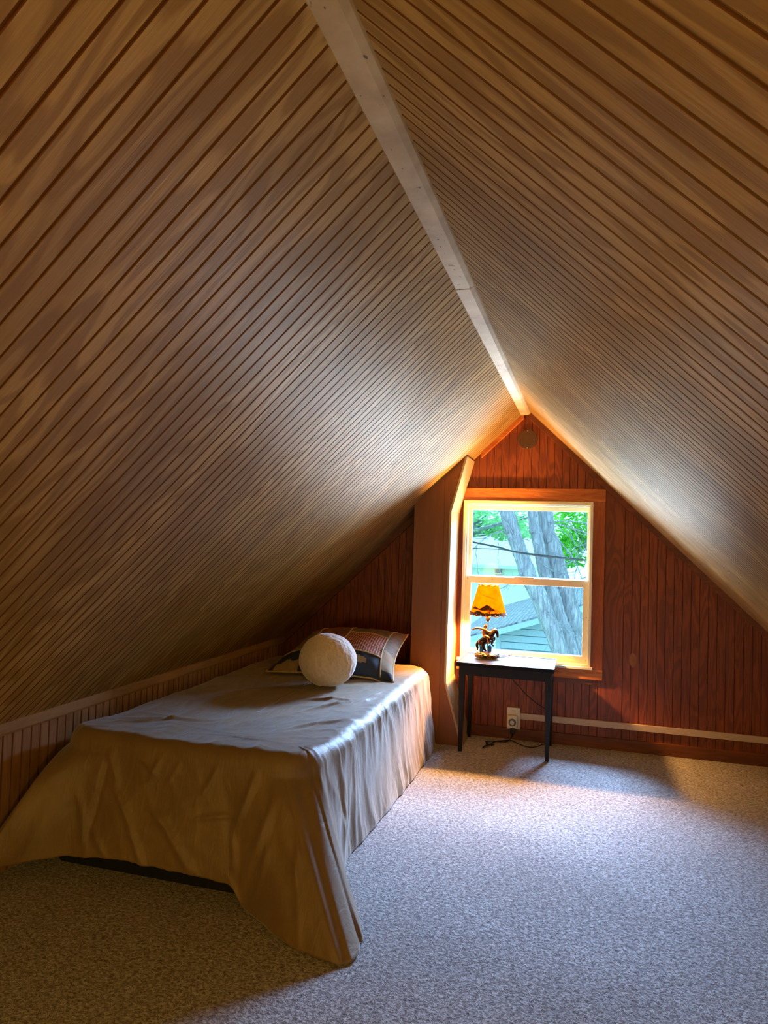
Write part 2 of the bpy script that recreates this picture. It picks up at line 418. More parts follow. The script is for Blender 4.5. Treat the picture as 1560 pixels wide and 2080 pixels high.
for x, z in ((-.702, .95), (-.55, .948), (-.36, .944), (-.02, .938), (.006, .75), (.006, .50), (-.705, .50), (-.35, .50)):
    bmesh.ops.create_uvsphere(bm, u_segments=8, v_segments=5, radius=.0022, matrix=Matrix.Translation((x, YW + .002, z)))
obj('screw', bm, TRIMRED, win)

# round cover plate near the peak
cp = thing('vent_cover', 'round brown cover plate on the gable just below the peak', 'cover plate', (-.357, YW, 1.80))
bm = NB(); bmesh.ops.create_cone(bm, cap_ends=True, segments=48, radius1=.060, radius2=.058, depth=.008, matrix=Matrix.Translation((-.357, YW - .003, 1.806)) @ Matrix.Rotation(PI / 2, 4, 'X'))
obj('plate', bm, plain('brown_plate', (80, 52, 32), .55), cp)
for z in (1.857, 1.755):
    bm = NB(); bmesh.ops.create_uvsphere(bm, u_segments=12, v_segments=8, radius=.0035, matrix=Matrix.Translation((-.357, YW - .008, z))); obj('screw', bm, plain('screw_metal', (190, 180, 170), .3, Metallic=.9), cp)
# filler patch on the gable
pm = plain('oval_patch_veneer', (150, 90, 34), .5)
bm = NB(); vs = [bm.verts.new((.268 + .020 * abs(math.cos(a)) ** 1.2 * (1 if math.cos(a) > 0 else -1), YW - .0012, .522 + .042 * math.sin(a))) for a in [2 * PI * k / 32 for k in range(32)]]
bm.faces.new(vs); r = bmesh.ops.extrude_face_region(bm, geom=bm.faces[:]); bmesh.ops.translate(bm, verts=[v for v in r['geom'] if isinstance(v, bmesh.types.BMVert)], vec=(0, .0012, 0))
struct(obj('trim_12', bm, pm), 'pale football shaped veneer patch on the gable wall', 'patch')

# ------------------------------------------------------------------ bed
bed = thing('bed', 'low twin bed under the left slope, covered by the comforter', 'bed', (-1.34, 3.05, 0))
bm = NB(); prism(bm, [(-1.78, 2.125), (-.93, 2.125), (-.88, 2.19), (-.88, 3.96), (-1.82, 3.96), (-1.82, 2.15)], 'z', .004, .20); obj('box_base', bm, NAVY, bed)
bm = NB(); box(bm, (-1.80, 2.15, .20), (-.885, 3.95, .40), .07); obj('mattress', bm, plain('mattress_ticking', (120, 110, 100), .9), bed, True)

def comforter():
    X0, X1, Y0, Y1 = -1.825, -.845, 2.12, 3.985; rc = .12
    # closed perimeter, from the back right corner towards the viewer, round the foot and back
    per = []
    def lin_(a, b, n): 
        for i in range(n): per.append((Vector(a).lerp(Vector(b), i / n)))
    def arc(cx, cy, a0, a1, n):
        for i in range(n): a = math.radians(a0 + (a1 - a0) * i / n); per.append(Vector((cx + rc * math.cos(a), cy + rc * math.sin(a))))
    st = .0065
    lin_((X1, Y1 - rc), (X1, Y0 + rc), int((Y1 - Y0 - 2 * rc) / st)); arc(X1 - rc, Y0 + rc, 0, -90, 60)
    lin_((X1 - rc, Y0), (X0 + rc, Y0), int((X1 - X0 - 2 * rc) / st)); arc(X0 + rc, Y0 + rc, -90, -180, 30)
    lin_((X0, Y0 + rc), (X0, Y1 - rc), 120); arc(X0 + rc, Y1 - rc, 180, 90, 12)
    lin_((X0 + rc, Y1), (X1 - rc, Y1), 80); arc(X1 - rc, Y1 - rc, 90, 0, 14)
    N = len(per); S = [0]
    for i in range(1, N): S.append(S[-1] + (per[i] - per[i - 1]).length)
    L = S[-1] + (per[0] - per[-1]).length
    # hem control: arc length -> (x, y, z)
    sr = Y1 - Y0 - 2 * rc; ca = PI / 2 * rc
    ctl = [(0, (-.80, 3.93, .006)), (.35, (-.80, 3.58, .005)), (.9, (-.808, 3.02, .005)), (1.25, (-.815, 2.68, .005)), (sr - .22, (-.825, 2.50, .005)),
           (sr - .10, (-.80, 2.36, .005)), (sr - .04, (-.745, 2.22, .005)), (sr + ca * .08, (-.665, 2.10, .005)), (sr + ca * .2, (-.624, 2.03, .005)), (sr + ca * .33, (-.600, 1.96, .005)), (sr + ca * .48, (-.602, 1.895, .005)),
           (sr + ca * .75, (-.640, 1.880, .005)), (sr + ca, (-.70, 1.882, .005)), (sr + ca + .05, (-.785, 1.902, .005)), (sr + ca + .10, (-.875, 1.952, .006)), (sr + ca + .15, (-.965, 2.015, .006)), (sr + ca + .18, (-1.03, 2.05, .010)), (sr + ca + .20, (-1.066, 2.05, .076)),
           (sr + ca + .31, (-1.28, 2.05, .080)), (sr + ca + .45, (-1.436, 2.05, .086)), (sr + ca + .58, (-1.567, 2.05, .080)), (sr + ca + .68, (-1.70, 2.045, .066)), (sr + ca + .74, (-1.80, 1.97, .062)), (sr + 1.5 * ca + .74, (-1.865, 1.85, .075)),
           (sr + 2 * ca + .77, (-1.886, 1.82, .07)), (sr + 2 * ca + 1.0, (-1.887, 2.1, .04)), (sr + 2 * ca + 1.4, (-1.887, 2.6, .25)), (2 * sr + 2 * ca + .66, (-1.885, 3.8, .25)), (2 * sr + 3 * ca + .78, (-1.78, 4.015, .12)), (L - ca - .02, (-.90, 4.015, .08)), (L, (-.80, 3.93, .006))]
    def hem(s):
        for i in range(len(ctl) - 1):
            if ctl[i][0] <= s <= ctl[i + 1][0]:
                a, b = ctl[i], ctl[i + 1]; t = (s - a[0]) / (b[0] - a[0]); p = Vector(a[1]).lerp(Vector(b[1]), t)
                return p
        return Vector(ctl[-1][1])
    ZT = .452; r = .05; cor = Vector((X1, Y0))
    nz = noise.noise
    def ridged(x, y, z): return 1 - abs(nz(Vector((x, y, z)))) * 2.6
    TOPN, ARCN, SKN = 56, 9, 66
    CREASE = []
    for u0, v0, u1, v1, wd, amp in ((180, 1495, 222, 1600, .012, .012), (222, 1600, 300, 1765, .012, .012), (300, 1640, 400, 1778, .014, .012), (152, 1600, 180, 1745, .012, .009), (188, 1680, 215, 1750, .010, .008),
                                    (507, 1575, 468, 1690, .010, .014), (468, 1690, 472, 1790, .012, .016), (552, 1625, 500, 1790, .014, .012), (556, 1710, 512, 1850, .010, .009), (392, 1667, 470, 1671, .007, .008), (310, 1540, 280, 1600, .010, .008), (350, 1555, 320, 1600, .008, .006), (430, 1560, 380, 1650, .010, .007),
                                    (590, 1600, 625, 1760, .012, .010), (610, 1720, 650, 1880, .010, .008), (245, 1530, 300, 1590, .01, .006)):
        a_, b_ = at(u0, v0, 2.07), at(u1, v1, 2.05); CREASE.append((a_.x, a_.z, b_.x, b_.z, wd, amp))
    verts = []; cols = []
    hs = [hem(s) for s in S]
    # soften hem corners along the perimeter
    for _ in range(2): hs = [hs[i] * .5 + (hs[i - 1] + hs[(i + 1) % N]) * .25 for i in range(N)]
    for i in range(N):
        B = per[i]; a, b = per[i - 1], per[(i + 1) % N]; tg = (b - a).normalized(); Nn = Vector((-tg.y, tg.x))
        if Nn.dot(B - Vector((-1.335, 3.05))) < 0: Nn = -Nn
        s = S[i]; sp = Vector((-1.335, min(max(B.y, 2.75), 3.35)))
        Q = hs[i]
        dr = 1.0 if s < sr + .05 else 0.0                                   # right side
        dc = math.exp(-((s - (sr + ca * .5)) / .16) ** 2)                    # front right corner
        dfoot = 1.0 if sr + ca * .8 < s < sr + 2 * ca + .8 else 0.0
        col = []
        def dtop(x, y, dist):
            """undulation of the top"""
            z = .010 * nz(Vector((x * 2.2, y * 1.6, 3))) + .005 * nz(Vector((x * 6, y * 4, 9)))
            z += .005 * max(0, ridged(x * 5 + y * 1.5, y * 2.2 - x * 1.2, 5)) ** 3 + .0035 * max(0, ridged(x * 9 - y * 3, y * 7 + x * 3, 15)) ** 3
            z += .024 * math.exp(-max(0, y - 2.14) / .15) + .003 * max(0, ridged(x * 3 + 4, y * 11 + x * 2, 45)) ** 3 * math.exp(-max(0, y - 2.2) / .25)
            z -= .020 * math.exp(-((x + 1.25) ** 2 / .1 + (y - 2.75) ** 2 / .35))
            # a few long soft creases
            for (cx, cy, an, ln, wd, am) in ((-1.05, 2.95, 55, .16, .012, .012), (-1.12, 3.02, 25, .12, .010, .010), (-1.18, 2.30, 5, .22, .008, .007), (-1.30, 2.36, -4, .2, .008, .006), (-1.55, 2.45, 30, .14, .012, .012), (-1.62, 2.38, 60, .1, .010, .010), (-.98, 2.62, 50, .2, .012, .010), (-1.45, 3.1, 40, .2, .014, .008)):
                c_, s_ = math.cos(math.radians(an)), math.sin(math.radians(an)); dx, dy = x - cx, y - cy
                al = dx * c_ + dy * s_; ac = -dx * s_ + dy * c_ + .02 * math.sin(al * 14)
                z += am * math.exp(-(al / ln) ** 2 - (ac / wd) ** 2)
            return z
        def fold(d):
            """outward push; d = distance past the edge (negative on the top)"""
            env = min(1, max(0, (d + .02) / .10)) if d > 0 else 0
            q = 0; am = .75 + 1.1 * nz(Vector((s * 2.1, d * 2.5, 31)))
            if dr:
                e = 1 / (1 + math.exp(-(d + .06) / .03))
                wq = .35 * nz(Vector((s * 3, d * 5, 2)))
                q += e * am * (.015 * ridged(s * 7.5 + d * 1.6 + wq, d * 1.3, 1) + .006 * ridged(s * 17 - d * 2.2 + wq * 2, d * 2.5, 7) + .0035 * ridged(s * 32 + d * 3, d * 5, 17))
            if dfoot:
                q += env * (.006 * nz(Vector((s * 4.5 + d * 1.5, d * 1.2, 4))) + .004 * max(0, ridged(s * 4 - d * 3.4, d * 1.1, 14)) ** 2 + .0025 * max(0, ridged(s * 9 + d * 5, d * 2, 24)) ** 3)
            if dc > .02:
                th = (s - sr) / ca
                q += dc * env * (.008 * math.sin(th * 9 + d * 2) + .004 * math.sin(th * 19 - d * 3 + 1))
            return q
        # top, from the spine outwards
        Bi = B - Nn * r
        for k in range(TOPN):
            t = k / TOPN; t = 1 - (1 - t) ** 1.25
            p = sp.lerp(Bi, t); dist = (Bi - p).length + r * 1.2
            ez = .012 * (1 - math.exp(-((1 - t) * 6))) * 0
            z = ZT + dtop(p.x, p.y, dist) * min(1, t * 1.0 + .4 if False else 1) + .5 * fold(-dist)
            col.append(Vector((p.x, p.y, z)))
        for k in range(ARCN):
            a_ = PI / 2 * k / ARCN; p = Bi + Nn * (r * math.sin(a_)); z = ZT - r + r * math.cos(a_)
            fo = fold(-r * 1.2 * (1 - k / ARCN)) ; q = p + Nn * fo * math.sin(a_)
            zz = z + dtop(p.x, p.y, 0) * math.cos(a_) + .5 * fo * math.cos(a_)
            col.append(Vector((q.x, q.y, zz)))
        E0 = Vector((B.x, B.y, ZT - r)); out = Vector((Q.x - B.x, Q.y - B.y)); ol = out.length
        od = out / ol if ol > .05 else Nn
        for k in range(SKN + 1):
            t = k / SKN; pw = 1.0 + .5 * min(1, ol / .1) * 1.0
            xy = B.lerp(Vector((Q.x, Q.y)), (t ** .72 if B.x < -1.6 else t ** 1.15) if ol > .08 else t)
            z = E0.z + (Q.z - E0.z) * t
            d = t * (ZT - r); fo = fold(d)
            if B.x < X0 + .02: fo = 0
            hemfade = 1 - max(0, (t - .93) / .07) * .4
            nn = Nn * .6 + Vector((od.x, od.y)) * .4
            xy = xy + nn * fo * hemfade
            if dfoot:
                for (u0, w0, u1, w1, wd, amp) in CREASE:
                    ex, ez = u1 - u0, w1 - w0; ll = math.hypot(ex, ez); al = ((xy.x - u0) * ex + (z - w0) * ez) / ll; ac = ((xy.x - u0) * ez - (z - w0) * ex) / ll + .006 * math.sin(al * 18)
                    if abs(ac) < wd * 3:
                        ev = min(1, max(0, (al + .02) / .06)) * min(1, max(0, (ll + .02 - al) / .06)); xy.y -= amp * ev * math.exp(-(ac / wd) ** 2)
            if t > .97: z += .004 * nz(Vector((s * 40, 0, 5))) + (.004 if Q.z > .02 else 0) * nz(Vector((s * 15, 3, 5)))
            col.append(Vector((max(xy.x, -1.888), min(xy.y, 4.022) if xy.x > -1.0 else min(xy.y, 4.25), max(z, .004))))
        cols.append(col)
    K = len(cols[0])
    bm = NB(); V = [[bm.verts.new(p) for p in c] for c in cols]
    for i in range(N):
        j = (i + 1) % N
        for k in range(K - 1):
            try: f = bm.faces.new((V[i][k], V[j][k], V[j][k + 1], V[i][k + 1])); f.smooth = True
            except ValueError: pass
    bmesh.ops.remove_doubles(bm, verts=bm.verts, dist=2e-4)
    bmesh.ops.recalc_face_normals(bm, faces=bm.faces[:])
    o = obj('comforter', bm, CLOTH)
    md = o.modifiers.new('smooth', 'SMOOTH'); md.factor = .5; md.iterations = 2
    sd = o.modifiers.new('thick', 'SOLIDIFY'); sd.thickness = .005; sd.offset = -1
    return tag(o, 'rumpled tan comforter draped over the bed, one corner spilling onto the carpet', 'comforter')
comforter()

# patchwork pillow
def pillow():
    t = thing('pillow', 'patchwork pillow in navy, red gingham and olive lying behind the round cushion', 'pillow', (-1.25, 3.55, .46))
    fl, fr = Vector((-1.61, 3.395, .464)), Vector((-.925, 3.435, .464)); bl, br_ = Vector((-1.52, 3.83, .62)), Vector((-.968, 3.89, .636))
    nu, nv = 120, 90
    def S_(u, v, top):
        # pincushion outline
        e = .045
        uu = u + (.5 - u) * 2 * e * (4 * v * (1 - v)) * (1 - 0) ; vv = v + (.5 - v) * 2 * e * (4 * u * (1 - u))
        p = fl.lerp(fr, uu).lerp(bl.lerp(br_, uu), vv)
        a, b = abs(2 * u - 1), abs(2 * v - 1)
        th = (max(0, 1 - a ** 2.6) * max(0, 1 - b ** 2.6)) ** .55
        n = Vector((0, -.36, .93))
        if top:
            h = .105 * th + .010 * th * noise.noise(Vector((u * 5, v * 4, 1))) + .004 * noise.noise(Vector((u * 14, v * 10, 6))) * min(1, th * 2)
            if v < .35: h -= .02 * math.exp(-((u - .93) / .06) ** 2) * (1 - v / .35)
            return p + n * h
        q = p - n * (.085 * th); q.z = max(q.z, .462); return q
    bm = NB(); uvl = bm.loops.layers.uv.new('UVMap')
    def mat(u, v):
        if v < .24:
            if (.05 < u < .24 and v < .10 - .25 * abs(u - .15) + .02 * math.sin(u * 60)) or (.60 < u < .78 and abs(v - .13) < .05 - .25 * abs(u - .69)): return 1
            if u > .90: return 1 if v > .1 else 0
            return 0
        if u < .20: return 1
        if u > .90: return 3 if v > .4 else 5
        if u < .52: return 4 if v > .3 else 2
        return 2 if v < .66 else 3
    for top in (True, False):
        V = [[bm.verts.new(S_(i / nu, j / nv, top)) for j in range(nv + 1)] for i in range(nu + 1)]
        for i in range(nu):
            for j in range(nv):
                vs = (V[i][j], V[i + 1][j], V[i + 1][j + 1], V[i][j + 1]); f = bm.faces.new(vs); f.smooth = True
                f.material_index = mat((i + .5) / nu, (j + .5) / nv) if top else 3
                for lp, (a, b) in zip(f.loops, ((i, j), (i + 1, j), (i + 1, j + 1), (i, j + 1))): lp[uvl].uv = (a / nu, b / nv)
    bmesh.ops.remove_doubles(bm, verts=bm.verts, dist=3e-4); bmesh.ops.recalc_face_normals(bm, faces=bm.faces[:])
    obj('pillow_case', bm, PATCH, t)
    PIPE = plain('gold_piping', (188, 150, 92), .7)
    def line(a, b, r=.0035):
        bm = NB(); tube(bm, [S_(a[0] + (b[0] - a[0]) * k / 40, a[1] + (b[1] - a[1]) * k / 40, True) + Vector((0, -.0005, .0012)) for k in range(41)], r, 8); obj('piping', bm, PIPE, t)
    line((.03, .24), (.90, .24)); line((.52, .24), (.52, .97)); line((.52, .66), (.90, .66)); line((.20, .24), (.20, .97)); line((.90, .02), (.90, .97)); line((.20, .30), (.20, .97), .003)
    bm = NB(); ed = [S_(k / 60, 0, True) for k in range(60)] + [S_(1, k / 60, True) for k in range(60)] + [S_(1 - k / 60, 1, True) for k in range(60)] + [S_(0, 1 - k / 60, True) for k in range(61)]
    tube(bm, ed, .0045, 8); obj('piping', bm, PIPE, t)
pillow()

# round plush cushion
bm = NB(); bmesh.ops.create_icosphere(bm, subdivisions=6, radius=1)
for v in bm.verts:
    d = v.co.normalized(); r = 1 + .018 * noise.noise(d * 2.2) + .016 * noise.noise(Vector((d.x * 9, d.y * 9, d.z * 5))) + .012 * noise.noise(Vector((d.x * 26, d.y * 26, d.z * 12))) + .007 * noise.noise(Vector((d.x * 60, d.y * 60, d.z * 30)))
    p = Vector((d.x * .146, d.y * .118, d.z * .132)) * r
    p.z = -.120 + (p.z + .120) * (.25 if p.z < -.120 else 1)
    v.co = p * .99 + Vector((-1.216, 3.262, .576))
for f in bm.faces: f.smooth = True
tag(obj('round_cushion', bm, FUR), 'round cream plush ball cushion in front of the pillow', 'cushion')

# ------------------------------------------------------------------ side table
def side_table():
    t = thing('side_table', 'small dark wooden table with tapered legs below the window', 'table', (-.42, 4.09, 0))
    bm = NB(); box(bm, (-.690, 3.905, .478), (-.155, 4.262, .500), .004); obj('tabletop', bm, TTOP, t)
    bm = NB()
    for lo, hi in (((-.676, 3.918), (-.169, 3.936)), ((-.676, 4.236), (-.169, 4.252)), ((-.676, 3.936), (-.658, 4.236)), ((-.187, 3.936), (-.169, 4.236))):
        box(bm, (lo[0], lo[1], .430), (hi[0], hi[1], .479), .002)
    obj('apron', bm, TABLE, t)
    # raised rim round the top
    bm = NB()
    for lo, hi in (((-.690, 3.905), (-.155, 3.913)), ((-.690, 4.254), (-.155, 4.262)), ((-.690, 3.913), (-.682, 4.254)), ((-.163, 3.913), (-.155, 4.254))):
        box(bm, (lo[0], lo[1], .4995), (hi[0], hi[1], .5025), .001)
    obj('rim', bm, TABLE, t)
    for sx, x in ((1, -.674), (-1, -.171)):
        for sy, y in ((1, 3.920), (-1, 4.250)):
            bm = NB(); w0, w1 = .032, .020
            A = [(x, y), (x + sx * w0, y), (x + sx * w0, y + sy * w0), (x, y + sy * w0)]
            bx_ = x + sx * .004; by = y + sy * .004
            B = [(bx_, by), (bx_ + sx * w1, by), (bx_ + sx * w1, by + sy * w1), (bx_, by + sy * w1)]
            va = [bm.verts.new((*p, .478)) for p in A]; vm = [bm.verts.new((*p, .40)) for p in A]; vb = [bm.verts.new((*p, .003)) for p in B]
            bm.faces.new(va); bm.faces.new(vb[::-1])
            for p, q in ((va, vm), (vm, vb)):
                for k in range(4): bm.faces.new((p[k], p[(k + 1) % 4], q[(k + 1) % 4], q[k]))
            bmesh.ops.recalc_face_normals(bm, faces=bm.faces[:]); obj('leg', bm, TABLE, t)
side_table()

# ------------------------------------------------------------------ lamp
def lamp():
    LX, LY, LZ = -.545, 4.10, .5025
    t = thing('table_lamp', 'lit table lamp with bronze horse and rider base and laced amber shade', 'lamp', (LX, LY, LZ))
    def bronze():
        m = NT('patinated_bronze'); a = m.noise(m.coord(), 70, 4, .6)
        m.set(Base_Color=m.ramp(a, [(.38, lin((34, 22, 20))), (.52, lin((110, 66, 26))), (.66, lin((196, 140, 66)))]), Metallic=.7, Roughness=.38); m.bump(a, .5, .004); return m.m
    BR = bronze(); DK = plain('dark_bronze', (40, 30, 32), .35, .3, 60, Metallic=.6)
    def rock():
        m = NT('rocky_base'); a = m.noise(m.coord((1, 1, 1)), 110, 3, .6)
        m.set(Base_Color=m.ramp(a, [(.42, lin((30, 20, 18))), (.5, lin((120, 84, 48))), (.62, lin((214, 180, 124)))]), Roughness=.5); m.bump(a, 1, .01); return m.m
    bm = NB(); bmesh.ops.create_icosphere(bm, subdivisions=5, radius=1)
    for v in bm.verts:
        d = v.co.normalized(); r = 1 + .10 * noise.noise(d * 4) + .06 * noise.noise(d * 11)
        p = Vector((d.x * .072, d.y * .052, d.z * .026)) * r
        p.z = max(p.z, -.017); v.co = p + Vector((LX, LY, LZ + .018))
    for f in bm.faces: f.smooth = True
    obj('base', bm, rock(), t)
    def X(x, y, z): return Vector((LX + x, LY + y, LZ + z))
    def XF(x, y, z): return Vector((LX + x * 1.1, LY + y * 1.1, LZ + .026 + (z - .026) * 1.09))
    def fig(name, chains, mat, balls=()):
        bm = NB()
        for pts, rad in chains:
            rad = [q * 1.28 for q in rad]; tube(bm, smooth_path([XF(*p) for p in pts], 5), rad, 10)
            for p, r in ((pts[0], rad[0]), (pts[-1], rad[-1])): bmesh.ops.create_icosphere(bm, subdivisions=2, radius=r, matrix=Matrix.Translation(XF(*p)))
        for p, s in balls: bmesh.ops.create_icosphere(bm, subdivisions=2, radius=1, matrix=Matrix.Translation(XF(*p)) @ Matrix.Diagonal((*s, 1)))
        o = obj(name, bm, mat, t, True); rm = o.modifiers.new('fuse', 'REMESH'); rm.mode = 'VOXEL'; rm.voxel_size = .0013; rm.use_smooth_shade = True
        return o
    # bucking horse: rump low at left, chest and bowed head to the right
    fig('horse', [([(-.030, 0, .085), (-.008, 0, .100), (.016, 0, .125), (.030, 0, .142)], [.017, .019, .018, .013]),
                  ([(.026, 0, .140), (.040, 0, .150), (.050, 0, .140), (.055, 0, .118)], [.013, .011, .008, .004]),
                  ([(-.026, .008, .085), (-.034, .010, .062), (-.022, .010, .045), (-.026, .010, .026)], [.012, .008, .0045, .004]),
                  ([(-.022, -.010, .085), (-.018, -.012, .060), (-.006, -.012, .044), (-.012, -.012, .026)], [.012, .008, .0045, .004]),
                  ([(.020, .008, .122), (.036, .010, .108), (.030, .010, .090), (.024, .010, .078)], [.009, .006, .004, .0035]),
                  ([(.018, -.010, .120), (.030, -.012, .098), (.024, -.012, .082), (.034, -.012, .072)], [.009, .006, .004, .0035]),
                  ([(-.042, 0, .092), (-.054, 0, .072), (-.050, 0, .048), (-.056, 0, .040)], [.006, .007, .005, .002])], DK,
        [((.034, 0, .163), (.003, .003, .007)), ((.012, 0, .040), (.006, .006, .024))])
    # rider: torso leaning back, one arm thrown up to the left, hat
    fig('rider', [([(-.010, 0, .118), (-.016, 0, .138), (-.014, 0, .156)], [.012, .012, .010]),
                  ([(-.014, 0, .156), (-.012, 0, .166)], [.005, .008]),
                  ([(-.018, -.008, .154), (-.040, -.012, .160), (-.062, -.014, .158), (-.078, -.014, .150)], [.006, .005, .004, .003]),
                  ([(-.008, -.008, .152), (.008, -.010, .142), (.022, -.006, .146)], [.006, .005, .004]),
                  ([(-.008, -.014, .118), (.010, -.022, .112), (.006, -.024, .092), (.014, -.025, .088)], [.009, .007, .005, .005]),
                  ([(-.008, .014, .118), (.010, .022, .112), (.006, .024, .092), (.014, .025, .088)], [.009, .007, .005, .005])], BR,
        [((-.011, 0, .178), (.007, .007, .006)), ((-.011, 0, .173), (.015, .012, .0022))])
    BL = NT('blue_glaze'); BL.set(Base_Color=lin((24, 110, 220)), Roughness=.25); BL = BL.m
    for x, z in ((-.030, .052), (.016, .054)):
        bm = NB(); bmesh.ops.create_icosphere(bm, subdivisions=3, radius=1, matrix=Matrix.Translation(X(x, -.014, z)) @ Matrix.Rotation(.1, 4, 'Y') @ Matrix.Diagonal((.013, .007, .026, 1)))
        o = obj('accent', bm, BL, t, True); o['label'] = 'glossy blue accent at the foot of the figure'
    bm = NB(); tube(bm, [X(0, .022, .03), X(0, .020, .214), X(0, .012, .216)], .003, 10); obj('stem', bm, DK, t, True)
    # shade
    z0, z1, r0, r1 = .252, .425, .107, .058
    def shade():
        m = NT('parchment_shade'); a = m.noise(m.coord(), 26, 4, .6, .6)
        c = m.ramp(a, [(.3, lin((162, 102, 9))), (.7, lin((186, 128, 20)))])
        d = m.n('ShaderNodeBsdfDiffuse'); tr = m.n('ShaderNodeBsdfTranslucent'); mx = m.n('ShaderNodeMixShader', i_0=.62)
        m.put(d.inputs[0], c); m.put(tr.inputs[0], c); m.t.links.new(d.outputs[0], mx.inputs[1]); m.t.links.new(tr.outputs[0], mx.inputs[2]); m.t.links.new(mx.outputs[0], m.out.inputs[0]); return m.m
    SH = shade()
    bm = NB(); nn = 72; rings = []
    cy = LY + .004
    for k in range(13):
        f = k / 12; r = r0 + (r1 - r0) * f
        ring = []
        for a in range(nn):
            an = 2 * PI * a / nn; zz = z0 + (z1 - z0) * f
            if k == 12: zz += .0035 * math.cos(an * 9)
            if k == 0: zz -= .003 * math.cos(an * 12)
            ring.append(bm.verts.new((LX + r * math.cos(an), cy + r * math.sin(an), LZ + zz)))
        rings.append(ring)
    for i in range(12):
        for a in range(nn): f = bm.faces.new((rings[i][a], rings[i][(a + 1) % nn], rings[i + 1][(a + 1) % nn], rings[i + 1][a])); f.smooth = True
    o = obj('lamp_shade', bm, SH, t); sd = o.modifiers.new('thick', 'SOLIDIFY'); sd.thickness = .0012
    SIL = plain('brown_applique', (104, 56, 26), .8)
    def onshade(x, z, out=.0016):       # x: arc position in metres at the front, z: height
        f = (z - z0) / (z1 - z0); r = r0 + (r1 - r0) * f + out; an = -PI / 2 + x / r
        return Vector((LX + r * math.cos(an), cy + r * math.sin(an), LZ + z))
    def band(parent, x0, x1, lo, hi, n=60, name='silhouette', mat=SIL):
        bm = NB(); prev = None
        for k in range(n + 1):
            x = x0 + (x1 - x0) * k / n; a, b = lo(x), max(hi(x), lo(x) + .0003)
            q = [bm.verts.new(onshade(x, a)), bm.verts.new(onshade(x, b))]
            if prev: bm.faces.new((prev[0], q[0], q[1], prev[1]))
            prev = q
        oo = obj(name, bm, mat, parent); s2 = oo.modifiers.new('t', 'SOLIDIFY'); s2.thickness = .0008; return oo
    zz0 = z0 + .002
    band(o, -.33, .33, lambda x: zz0, lambda x: zz0 + .016 + .004 * noise.noise(Vector((x * 60, 0, 0))) + .012 * math.exp(-((x + .045) / .02) ** 2), 160)
    band(o, -.052, .070, lambda x: zz0 + .030 + .002 * math.sin(x * 90), lambda x: zz0 + .032 + max(0, .032 - .62 * abs(x - .005)) + .002 * noise.noise(Vector((x * 150, 1, 0))))
    band(o, -.10, -.03, lambda x: zz0 + .034, lambda x: zz0 + .050 * max(.68, 1 - 9 * abs(x + .07)) , 30)
    # cactus
    for pts in ([(.022, zz0 + .004), (.022, zz0 + .058)], [(.022, zz0 + .026), (.032, zz0 + .028), (.033, zz0 + .044)], [(.022, zz0 + .022), (.012, zz0 + .024), (.011, zz0 + .038)]):
        bm = NB(); tube(bm, [onshade(*p, .002) for p in pts], .0028, 8); obj('cactus', bm, plain('rust_cactus', (170, 80, 30), .8), o, True)
    bm = NB()
    for a in range(3):
        tube(bm, smooth_path([onshade(-.03 + .02 * a + .012 * k, zz0 + .118 - a * .006 - .003 * k, .002) for k in range(4)], 4), .0012, 6)
    obj('cloud_line', bm, SIL, o)
    # lacing
    LACE = plain('dark_lacing', (60, 34, 18), .7)
    for zed, rr, n_ in ((z0, r0, 15), (z1, r1, 10)):
        bm = NB()
        pts = [Vector((LX + (rr + .002 * math.cos(n_ * 2 * a)) * math.cos(a), cy + (rr + .002 * math.cos(n_ * 2 * a)) * math.sin(a), LZ + zed + .0035 * math.sin(n_ * a))) for a in [2 * PI * k / 240 for k in range(241)]]
        tube(bm, pts, .0016, 6); obj('lacing', bm, LACE, o)
    EY = plain('pale_eyelet', (240, 230, 200), .4)
    for k in range(24):
        bm = NB(); an = 2 * PI * k / 24; bmesh.ops.create_icosphere(bm, subdivisions=1, radius=.0035, matrix=Matrix.Translation((LX + (r0 - .001) * math.cos(an), cy + (r0 - .001) * math.sin(an), LZ + z0 + .008))); obj('eyelet', bm, EY, o)
    # socket, bulb, harp ring
    bm = NB(); lathe(bm, [(.0, .212), (.010, .212), (.012, .22), (.012, .248), (.0, .249)], X(0, .012, 0), 16); obj('socket', bm, BLACK, t)
    bm = NB(); bmesh.ops.create_uvsphere(bm, u_segments=24, v_segments=16, radius=.015, matrix=Matrix.Translation(X(0, .012, .265)) @ Matrix.Diagonal((1, 1, 1.25, 1)))
    e = NT('glowing_bulb'); em = e.n('ShaderNodeEmission', i_Color=(1, .62, .24, 1), i_Strength=40.0); e.t.links.new(em.outputs[0], e.out.inputs[0]); obj('bulb', bm, e.m, t, True)
    for a in range(3):
        an = a * 2 * PI / 3 + .4; bm = NB(); tube(bm, [X(0, .012, .39), Vector((LX + (r1 - .001) * math.cos(an), cy + (r1 - .001) * math.sin(an), LZ + .418))], .0012, 6); obj('shade_wire', bm, DK, t)
    light('lamp_bulb_light', 'POINT', X(0, .012, .318), (1.0, .50, .13), 138.0, shadow_soft_size=.022)
    # cord: off the table, down the wall, along the carpet to the timer
    bm = NB()
